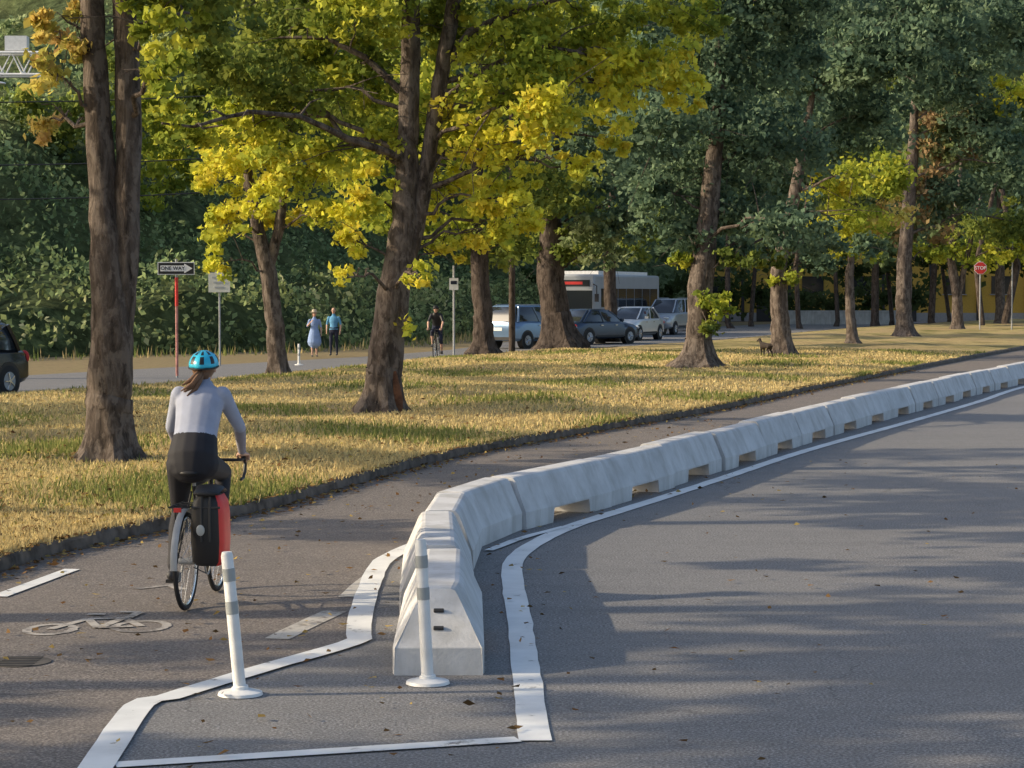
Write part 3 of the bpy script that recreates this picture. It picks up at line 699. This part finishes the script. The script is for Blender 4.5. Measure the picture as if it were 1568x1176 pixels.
def stop(loc,z,r):
    e=empty('stop_sign',loc); mb=MB(); pole(mb,z+.4,.035)
    for rr,y,k in ((r,-.05,'white'),(r*.93,-.062,'red')):
        a=[(rr*math.cos(math.pi/8+i*math.pi/4),rr*math.sin(math.pi/8+i*math.pi/4)) for i in range(8)]
        V=[(x,y,z+q) for x,q in a]+[(x,y+.01,z+q) for x,q in a]; mb.add(V,[tuple(range(8)),tuple(range(15,7,-1))]+[(i,i+8,(i+1)%8+8,(i+1)%8) for i in range(8)],k)
    mb.build('sign_and_post',e,smooth=False); text('lettering','STOP',(0,-.07,z),r*.72,'white',e)
stop((25.4,120.6,.1),3.5,.36); stop((8.95,108,0),2.75,.36)
e=empty('street_name_sign',(27.9,124,.1)); mb=MB(); pole(mb,5.3,.04); mb.box((-.2,-.05,5.1),(1.0,.02,.26),'signgreen'); mb.build('sign_and_post',e,smooth=False); text('lettering','LAKE AVE',(-.2,-.064,5.1),.16,'white',e)
e=empty('sign_gantry',(-30,92,0)); mb=MB(); mb.tube([(0,0,0),(0,0,12.6)],[.25,.2],'white',14)
for zz in (11.2,12.1):
    for yy in (-.4,.4): mb.tube([(0,yy,zz),(10.6,yy,zz)],[.07,.06],'white',8)
for i in range(12):
    x=i*.9
    for yy in (-.4,.4): mb.tube([(x,yy,11.2),(x+.45,yy,12.1),(x+.9,yy,11.2)],[.04]*3,'white',6)
mb.box((9.6,0,12.5),(.9,.5,.6),'white'); mb.build('truss',e)
e=empty('street_lamp',(-27,84,0)); mb=MB(); mb.tube([(0,0,0),(0,0,9.6),(.4,0,10.05),(7.2,0,10.2)],[.12,.09,.07,.05],'steel',10); mb.tube([(7.1,0,10.17),(7.5,0,10.17),(7.9,0,10.12)],[(.1,.06),(.16,.07),(.08,.04)],'white',12,ref=(0,1,0),caps=1); mb.build('pole_and_head',e)
mb=MB()
for z0 in (9.0,6.8,5.6):
    P=[(x,80+.1*x,z0+.0035*(x+20)**2-.1) for x in np.linspace(-45,0,24)]; mb.tube(P,[.022]*24,'black',5)
for x in (-45,0): mb.tube([(x,80+.1*x,0),(x,80+.1*x,11)],[.12,.1],'bark_d',10)
mb.build('utility_wires')
# ------------------------------------------------------------------ building right rear
e=empty('yellow_warehouse',(33,176,0),-.12); mb=MB(); mb.box((0,4,2.9),(38,8,5.8),'ochre'); mb.box((0,4,5.9),(38.4,8.4,.24),'dark'); mb.box((0,-.03,.35),(38,.06,.7),'grey')
for i in range(10):
    x=-16.5+i*3.7
    if i%3==1: mb.box((x,-.05,1.3),(1.5,.12,2.6),'dark'); mb.box((x+.5,-.12,1.2),(.05,.05,.2),'chrome')
    else: mb.box((x,-.04,2.9),(1.7,.1,1.4),'glass'); mb.box((x,-.07,2.15),(1.9,.16,.08),'grey')
    mb.box((x+1.85,-.06,2.9),(.25,.14,5.7),'dark')
mb.build('walls_windows_doors',e,smooth=False)
mb=MB(); mb.box((0,0,.45),(9,.35,.9),'conc'); mb.box((0,0,.95),(9.1,.45,.1),'conc'); o=mb.build('low_concrete_wall',smooth=False,bevel=.02); o.location=(24,160,0)
# ------------------------------------------------------------------ hillside
FOOT=[(-75,-5),(-48,35),(-30,58),(-18,76),(-10.2,85),(-6,97),(-3,112),(0,128),(6,150),(14,185),(60,200),(150,215)]
fp=np.array(catmull(FOOT,1.2)); nrm=[]
for i in range(len(fp)):
    t=fp[min(i+1,len(fp)-1)]-fp[max(i-1,0)]; t/=np.linalg.norm(t); nrm.append((-t[1],t[0]))
nrm=np.array(nrm); 
for _ in range(30): nrm[1:-1]=(nrm[:-2]+nrm[1:-1]+nrm[2:])/3
nrm/=np.linalg.norm(nrm,axis=1)[:,None]
sm=lambda t: np.clip(t,0,1)**2*(3-2*np.clip(t,0,1))
def hz(s,u,x=-99): return (2.0*sm(s/2.2)+8.0*sm((s-4)/17)+.5*np.sin(u*.35+s*.5)*sm(s/3)+.4*np.sin(u*.9-s*.8)*sm(s/3)+24*sm((np.asarray(x)+6)/14)*sm((s-3)/26))*(1-.97*sm((s-32)/26))
V=[];Fc=[]; ss=np.concatenate([[-1.5,0],np.linspace(.6,32,26),[40,50,60,90]])
for i in range(len(fp)):
    for s in ss:
        p=fp[i]+nrm[i]*s; V.append((p[0],p[1],-.1+float(hz(max(s,0),i*1.2,fp[i][0]))))
w=len(ss)
for i in range(len(fp)-1):
    for j in range(w-1): Fc.append((i*w+j,(i+1)*w+j,(i+1)*w+j+1,i*w+j+1))
def woods():
    m,nt,o=newmat('wooded_hillside'); v=obco(nt); n=noise(nt,v,1.3,8,.75); n2=noise(nt,v,.2,3)
    c=ramp(nt,n,[(.36,(.02,.03,.012)),(.5,(.09,.12,.05)),(.66,(.22,.28,.12))]); c=mix(nt,ramp(nt,n2,[(.4,(0,)),(.6,(.4,))]),c,(.14,.16,.06))
    return finish(m,nt,o,c,.95,n,1,.6,0,.1)
M['hillsoil']=woods()
mb=MB(); mb.add(V,Fc,'hillsoil'); mb.build('hillside')
n=130000
u=rng.random(n)*(len(fp)-2); i=u.astype(int); fr=(u-i)[:,None]
keep=(fp[i][:,1]>50)&(fp[i][:,0]<4); i=i[keep]; fr=fr[keep]; u=u[keep]; n=len(i)
s=rng.random(n)**1.3*26
nc_=fp[i]*(1-fr)+fp[i+1]*fr; P=np.zeros((n,3)); P[:,:2]=nc_+nrm[i]*s[:,None]
bump=.5+.5*np.sin(P[:,0]*1.7+np.sin(P[:,1]*1.1)*2)*np.sin(P[:,1]*1.3+s*1.2)
P[:,2]=hz(s,u*1.2,fp[i][:,0])-.1+rng.random(n)**.6*(.3+1.2*bump)
K=np.array(PAL['h'])[rng.integers(0,4,n)]*(.6+.8*bump[:,None])*(.7+.6*rng.random((n,1)))
lo=(s<3)[:,None]; K=np.where(lo,K*np.array([1.7,1.5,1.4]),K)
quads_obj('hillside_shrubs',leaf_quads(P,.14+.2*rng.random(n)),np.minimum(K,.6),M['leaf'],4)
n=9000; u=rng.random(n)*(len(fp)-2); i=u.astype(int); keep=(fp[i][:,1]>45)&(fp[i][:,0]<2); i=i[keep]; n=len(i)
P2=fp[i]-nrm[i]*(rng.random((n,1))*3.2-.4)+rng.normal(size=(n,2))*.5; hh=.12+.4*rng.random(n)**2; a=rng.random(n)*math.pi; wv=.035
Z=np.full(n,-.04); V=np.stack([np.stack([P2[:,0]-np.cos(a)*wv,P2[:,1]-np.sin(a)*wv,Z],1),np.stack([P2[:,0]+np.cos(a)*wv,P2[:,1]+np.sin(a)*wv,Z],1),np.stack([P2[:,0]+rng.normal(size=n)*.06,P2[:,1],Z+hh],1)],1).reshape(-1,3)
K=np.array([(.5,.4,.2),(.3,.32,.1),(.42,.33,.15),(.2,.25,.08)])[rng.integers(0,4,n)]*(.7+.6*rng.random((n,1)))
quads_obj('verge_weeds',V,K,M['blade'],3)
bl=[]
for px in range(150,700,62):
    for py in (-60,20,100,175):
        if px<160 and py<110: continue
        bl+=B(104,[(px+rng.normal()*15,py+rng.normal()*15,48,42,random.choice(['g','gy','h','p']))])
bl+=B(104,[(25,42,30,14,'p',6),(0,118,40,16,'p',6),(10,190,60,36,'p'),(60,160,50,45,'g'),(90,230,60,40,'g'),(250,215,50,60,'gy'),(230,290,40,40,'gy'),(280,260,40,40,'gy')])
crown('distant_trees',bl,.3,None,1.7,.7)
bl=[]
for px in range(600,1700,64):
    for py in range(-30,400,78):
        if px<760 and py>330: continue
        bl+=B(150,[(px+rng.normal()*18,py+rng.normal()*18,44,42,random.choice(['b','h','h','g']),rng.normal()*8)])
for px in range(1120,1720,60):
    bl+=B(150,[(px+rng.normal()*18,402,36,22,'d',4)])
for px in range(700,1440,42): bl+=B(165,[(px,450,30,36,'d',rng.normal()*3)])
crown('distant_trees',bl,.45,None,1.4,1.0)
mb=MB()
for px,w_ in ((1225,9),(1340,14),(1365,8),(1428,12),(1452,7),(1500,10),(1545,14),(1575,12),(1120,10),(1150,8),(1280,8)):
    d=135+rng.random()*22; a=W(d,px,470); x=a[0]; mb.tube([(x,d,-.1),(x+rng.normal()*.1,d,.4),(x+rng.normal()*.3,d,4),(x+rng.normal()*.5,d,9)],[w_*d/F*.65,w_*d/F*.45,w_*d/F*.4,w_*d/F*.3],'bark_d',9)
mb.build('distant_tree_trunks')
# ------------------------------------------------------------------ trees
d=27.2
tree('maple_tree',[([(-4.95,d,.2),W(d,168,600),W(d,170,470),W(d,160,300),W(d,148,100),W(d,143,-60),W(d,135,-300)],[.28,.26,.235,.165,.145,.13,.06]),
   ([W(d,182,560),W(d,192,440),W(d,199,300),W(d,199,150),W(d,193,0),W(d,198,-250)],[.12,.14,.145,.145,.135,.07])],
   B(d,[(95,30,50,30,'o'),(75,110,38,45,'o'),(72,185,26,38,'o'),(90,60,45,40,'o'),(170,-80,150,80,'g'),(280,-60,140,80,'g'),(60,-80,60,40,'g'),(250,40,75,50,'gy'),(330,30,75,50,'g'),(250,120,45,50,'gy'),(120,-220,180,90,'g')]),.11,tau=2.0,clump=.3,flare=1.25,rs=1.05)
d=38.4
T2=[(330,110,90,60,'g'),(450,50,100,70,'g'),(440,150,90,50,'g'),(540,100,80,70,'gy'),(560,10,90,60,'gy'),(480,225,80,40,'gy'),(600,215,50,45,'gy'),(380,180,70,45,'gy'),
 (560,300,55,48,'y'),(530,370,28,35,'y'),(525,425,14,16,'y'),(690,290,60,50,'y'),(740,350,58,42,'y'),(690,385,35,28,'y'),(800,345,38,28,'y'),(700,180,65,55,'y'),(770,300,60,40,'y'),
 (780,110,85,70,'gy'),(760,230,75,50,'y'),(850,170,75,60,'y'),(900,50,100,60,'gy'),(930,215,45,38,'y'),(880,255,40,25,'y'),(1000,100,75,55,'y'),(1050,20,90,50,'gy'),(1040,145,45,35,'y'),(920,130,80,55,'y'),(820,60,80,60,'gy'),
 (680,40,80,60,'gy'),(640,420,20,26,'y'),(624,500,9,12,'y',-.4),(300,200,50,40,'gy'),(250,190,30,50,'gy'),(700,-80,200,70,'g'),(480,-80,180,70,'g'),(900,-80,180,60,'g'),(650,-230,260,90,'g')]
e=tree('maple_tree',[([(-2.27,d,.2),W(d,588,560),W(d,605,450),W(d,620,340),W(d,626,200),W(d,630,60),W(d,636,-120),W(d,640,-300)],[.33,.30,.28,.23,.18,.165,.13,.06]),
   ([W(d,618,430),W(d,642,330),W(d,660,220),W(d,678,110),W(d,696,0),W(d,724,-160)],[.13,.14,.13,.135,.13,.06]),
   ([W(d,678,110),W(d,720,50),W(d,790,20),W(d,880,-5)],[.08,.065,.05,.03]),([W(d,625,150),W(d,560,90),W(d,500,60),W(d,430,60)],[.07,.055,.04,.02])],
   B(d,T2),.12,tau=2.1,clump=.34,flare=1.25)
mb=MB(); c=W(d,603,600); mb.tube([c+np.array([.07,-.24,-.55]),c+np.array([.05,-.25,-.1]),c+np.array([.03,-.22,.35])],[(.09,.05),(.12,.06),(.03,.02)],'rot',10,ref=(1,0,0),caps=1); mb.build('trunk_cavity',e)
d=55.4
tree('maple_tree',[([(-5.85,d,.2),W(d,422,500),W(d,412,420),W(d,395,350),W(d,380,260),W(d,360,150)],[.3,.27,.25,.2,.14,.05]),([W(d,412,410),W(d,428,350),W(d,440,260),W(d,450,150)],[.17,.16,.13,.05])],
   B(d,[(400,230,70,50,'y'),(350,280,45,45,'y'),(345,345,35,35,'y'),(335,400,18,28,'y'),(460,270,55,45,'y'),(440,330,40,28,'y'),(500,330,40,34,'y'),(430,180,70,40,'gy'),(340,210,50,45,'y'),(520,250,45,40,'y'),(420,100,90,50,'g'),(330,355,18,40,'y'),(390,300,40,35,'y')]),.15,tau=2.3,clump=.4,flare=1.2,rs=.82)
d=76
tree('oak_tree',[([(-.99,d,.2),W(d,740,480),W(d,735,420),W(d,730,300),W(d,735,150)],[.42,.38,.36,.28,.1])],
   B(d,[(740,390,55,28,'g'),(700,340,60,40,'gy'),(790,370,50,35,'g'),(720,250,90,60,'gy'),(820,300,60,50,'g'),(600,330,60,50,'gy'),(560,250,60,50,'gy'),(640,150,90,70,'gy'),(780,140,90,70,'g'),(520,140,80,60,'g'),(700,50,120,60,'g'),(880,60,80,60,'g')]),.22,'bark_d',1.9,.55,rs=.85)
d=86
tree('oak_tree',[([(1.85,d,.2),W(d,850,480),W(d,843,420),W(d,845,300),W(d,850,120)],[.75,.62,.58,.42,.1])],
   B(d,[(860,380,60,35,'g'),(900,350,55,35,'p'),(930,390,35,22,'p'),(850,290,80,50,'g'),(960,320,60,50,'b'),(890,230,80,60,'b'),(860,130,100,70,'b'),(950,60,90,80,'b')]),.22,'bark_d',2.0,.5,1.3,rs=.9)
d=99.7
tree('oak_tree',[([(4.43,d,.2),W(d,935,470),W(d,933,400),W(d,940,250)],[.33,.3,.28,.1])],B(d,[(940,380,60,30,'p'),(980,350,60,45,'g'),(960,260,80,60,'b')]),.25,'bark_d',2.0,.6,rs=.95)
d=61.3
tree('oak_tree',[([(5.12,d,.2),W(d,1070,520),W(d,1072,440),W(d,1085,330),W(d,1100,150),W(d,1100,-50)],[.44,.38,.36,.3,.2,.06])],
   B(d,[(1040,350,70,45,'b'),(1000,290,55,45,'b'),(1060,260,80,55,'b'),(1130,320,80,50,'b'),(1010,190,70,55,'b'),(1110,190,90,60,'b'),(1060,110,80,60,'b'),(1170,90,90,70,'b'),(1200,220,80,60,'b'),(1210,340,65,45,'b'),(1260,375,40,30,'b'),(1120,385,60,26,'b'),(1100,10,120,60,'b'),(1230,-10,120,60,'b'),(1180,395,40,18,'g'),(1090,465,34,26,'gy',-.7),(1082,505,24,20,'g',-.7),(1050,405,40,18,'gy'),(1130,400,40,18,'g'),(1110,-110,200,60,'b')]),.16,'bark',2.3,.42,1.7,rs=.95)
d=73.3
tree('oak_tree',[([(8.9,d,.2),W(d,1195,490),W(d,1190,420),W(d,1215,300),W(d,1250,100)],[.42,.36,.3,.24,.07])],
   B(d,[(1205,430,34,14,'gy'),(1300,340,60,35,'gy'),(1270,290,45,28,'y'),(1250,225,80,50,'b'),(1320,180,80,60,'b'),(1290,90,90,60,'b'),(1340,270,60,40,'gy'),(1390,90,80,60,'b'),(1330,20,110,60,'b'),(1330,380,50,22,'b'),(1260,400,55,20,'b'),(1185,120,70,60,'b'),(1440,30,90,60,'b'),(1540,40,80,60,'b')]),.18,'bark',2.2,.48,1.3,rs=.85)
d=88
tree('oak_tree',[([(13.5,d,.2),W(d,1302,480),W(d,1300,420),W(d,1310,300)],[.22,.19,.17,.05])],B(d,[(1310,385,50,22,'gy'),(1350,330,50,35,'o'),(1300,300,60,40,'g')]),.2,'bark',1.9,.5)
d=104
tree('oak_tree',[([(18.4,d,.2),W(d,1383,460),W(d,1385,390),W(d,1395,250),W(d,1400,80)],[.45,.4,.38,.3,.1])],
   B(d,[(1400,350,60,28,'r'),(1440,220,60,60,'r'),(1420,290,60,40,'r'),(1460,300,55,45,'b'),(1490,180,65,60,'b'),(1440,110,80,60,'b'),(1500,60,90,60,'b'),(1530,150,35,25,'y'),(1545,250,50,50,'b'),(1420,20,90,50,'b'),(1560,340,50,40,'g'),(1400,160,60,50,'b'),(1430,385,40,18,'gy')]),.24,'bark',2.2,.6,rs=.9)
d=124.7
tree('oak_tree',[([(25,d,.1),W(d,1465,450),W(d,1455,400),W(d,1470,250)],[.42,.34,.3,.1]),([W(d,1466,460),W(d,1478,400),W(d,1500,300)],[.2,.2,.1])],
   B(d,[(1480,390,60,20,'gy'),(1500,350,60,35,'g'),(1560,380,50,25,'gy'),(1440,380,40,20,'gy')]),.27,'bark',2.0,.6,rs=.8)
tree('oak_tree',[([(33,150,.1),W(150,1530,430),W(150,1530,300)],[.45,.4,.3])],B(150,[(1530,380,60,25,'gy'),(1600,350,70,50,'b'),(1600,200,90,70,'b')]),.3,'bark',2.0,.7,rs=.8)
# out-of-view trees added to shade the scene: island and across the far road
for (x,y,r,zc,rz_,ta) in ((-14,2,3.6,9,4.6,1.3),(-13.2,8.5,3.4,9,4.6,1.25),(-12.8,14.2,3.2,9,4.6,1.25),(-13,20,3.2,9.2,4.4,1.1),(-14.5,26.5,3.2,9.3,4.4,1.1),(-18.5,11,3.6,9.5,4.6,.9),(-13,-5,3.6,9,4.6,1.2),
    (-30,30.5,2.4,9.5,4.2,2.2),(-27,36.5,2.1,9.5,4.2,2.2),(-24.5,43,2.0,9,4,2.2),(-22,49.5,1.8,9,4,2.2),(-20.5,57,1.9,9,3.5,2.2)):
    bls=[]
    for k in range(16):
        q=rng.normal(size=3); q/=np.linalg.norm(q); q*=.8
        bls.append((np.array([x+q[0]*r,y+q[1]*r,zc+q[2]*rz_]),(1.3,min(1.2,r*.4),.9),'g'))
    zb_=.15 if x>-19 else -.03
    tree('offscreen_shade_tree',[([(x,y,zb_),(x+.1,y,2.5),(x,y+.1,6),(x,y,10)],[.28,.24,.18,.06])],bls,.27,'bark',ta,.5,1.3)
# ------------------------------------------------------------------ grass blades, litter
n=140000
yy=17+ (rng.random(n)**1.4)*62; xl=np.maximum(nx(yy)+.15,-.25*yy-1); xx=xl+rng.random(n)*(kx(yy)-.1-xl)
ne=9000; ye=14+rng.random(ne)*45; yy=np.concatenate([yy,ye]); xx=np.concatenate([xx,kx(ye)-.13+rng.normal(size=ne)*.05]); n=len(yy)
t=(xx-nx(yy))/(kx(yy)-nx(yy)); zz=np.array([gz(a,b,c) for a,b,c in zip(xx,yy,t)])
pat=np.sin(xx*1.1+yy*.5)+np.sin(yy*.8-xx*.6)+rng.normal(size=n)*.7
h=.025+.05*rng.random(n)+.06*(pat>1.3)*rng.random(n); a=rng.random(n)*math.pi; wv=.006+yy*.00035
dx=np.cos(a)*wv; dy=np.sin(a)*wv; l=rng.normal(size=(n,2))*.025
V=np.stack([np.stack([xx-dx,yy-dy,zz-.01],1),np.stack([xx+dx,yy+dy,zz-.01],1),np.stack([xx+l[:,0],yy+l[:,1],zz+h],1)],1).reshape(-1,3)
cg=np.array([(.2,.24,.07),(.32,.32,.11)])[rng.integers(0,2,n)]; cs=np.array([(.72,.58,.28),(.6,.47,.23)])[rng.integers(0,2,n)]
K=np.where((pat>1.0)[:,None],cg,cs)*(.7+.5*rng.random((n,1)))
quads_obj('grass',V,np.minimum(K,.8),M['blade'],3)
def litter(name,xs,ys_,zs,cols,s0,s1):
    n=len(xs); C=np.stack([xs,ys_,zs],1); V=leaf_quads(C,s0+(s1-s0)*rng.random(n),flat=.85); V[:,2]=np.maximum(V[:,2],np.repeat(zs,4)-.008)
    P=np.array(cols); quads_obj(name,V,P[rng.integers(0,len(P),n)]*(.6+.8*rng.random((n,1))),M['leaf'],4)
LC=[(.3,.18,.08),(.2,.11,.05),(.45,.33,.12),(.12,.08,.04)]
n=900; yy=9+rng.random(n)**.8*30; xx=kx(yy)+rng.random(n)*(bx(yy)-kx(yy))
litter('fallen_leaves',xx,yy,np.full(n,.03),LC,.025,.07)
n=2800; yy=13+rng.random(n)*50; xx=kx(yy)+np.abs(rng.normal(size=n))*.16-.02
litter('fallen_leaves',xx,yy,np.where(xx<kx(yy)+.03,.14,.03),LC,.03,.08)
n=200; yy=9+rng.random(n)*20; xx=bx(yy)+.1+rng.random(n)**2*5
litter('fallen_leaves',xx,yy,np.full(n,.03),LC,.03,.07)
n=4000; yy=18+rng.random(n)**1.4*60; xl=np.maximum(nx(yy)+.3,-.25*yy); xx=xl+rng.random(n)*(kx(yy)-.3-xl)
litter('fallen_leaves',xx,yy,np.array([gz(a,b,(a-nx(b))/(kx(b)-nx(b))) for a,b in zip(xx,yy)])+.03,LC+[(.5,.4,.1)],.04,.1)
# ------------------------------------------------------------------ light, sky, camera
EL=math.radians(24); sv=Vector((-.99,-.08,0)).normalized(); 
w=bpy.data.worlds.new('World'); S.world=w; w.use_nodes=True; nt=w.node_tree
bg=nt.nodes.get('Background') or nt.nodes.new('ShaderNodeBackground'); sky=nt.nodes.new('ShaderNodeTexSky'); sky.sky_type='NISHITA'; sky.sun_disc=False
sky.sun_elevation=EL; sky.sun_rotation=math.atan2(sv.x,sv.y)%(2*math.pi); sky.air_density=1.0; sky.dust_density=3.0
nt.links.new(sky.outputs[0],bg.inputs[0]); bg.inputs[1].default_value=.21
ld=bpy.data.lights.new('sun','SUN'); ld.energy=5; ld.angle=math.radians(.5); ld.color=(1,.83,.58)
lo=bpy.data.objects.new('sun',ld); COL.objects.link(lo)
dirv=-Vector((sv.x*math.cos(EL),sv.y*math.cos(EL),math.sin(EL))); lo.rotation_euler=dirv.to_track_quat('-Z','Y').to_euler(); lo.location=(-30,-10,30)
cd=bpy.data.cameras.new('camera'); cd.sensor_width=36; cd.lens=F/1568*36; cd.clip_end=3000; cd.clip_start=.1
co=bpy.data.objects.new('camera',cd); COL.objects.link(co); co.location=(0,0,HC); co.rotation_euler=(math.radians(90)-math.atan(138/F),0,0)
S.camera=co
S.view_settings.view_transform='Standard'; S.view_settings.look='None'; S.view_settings.exposure=0
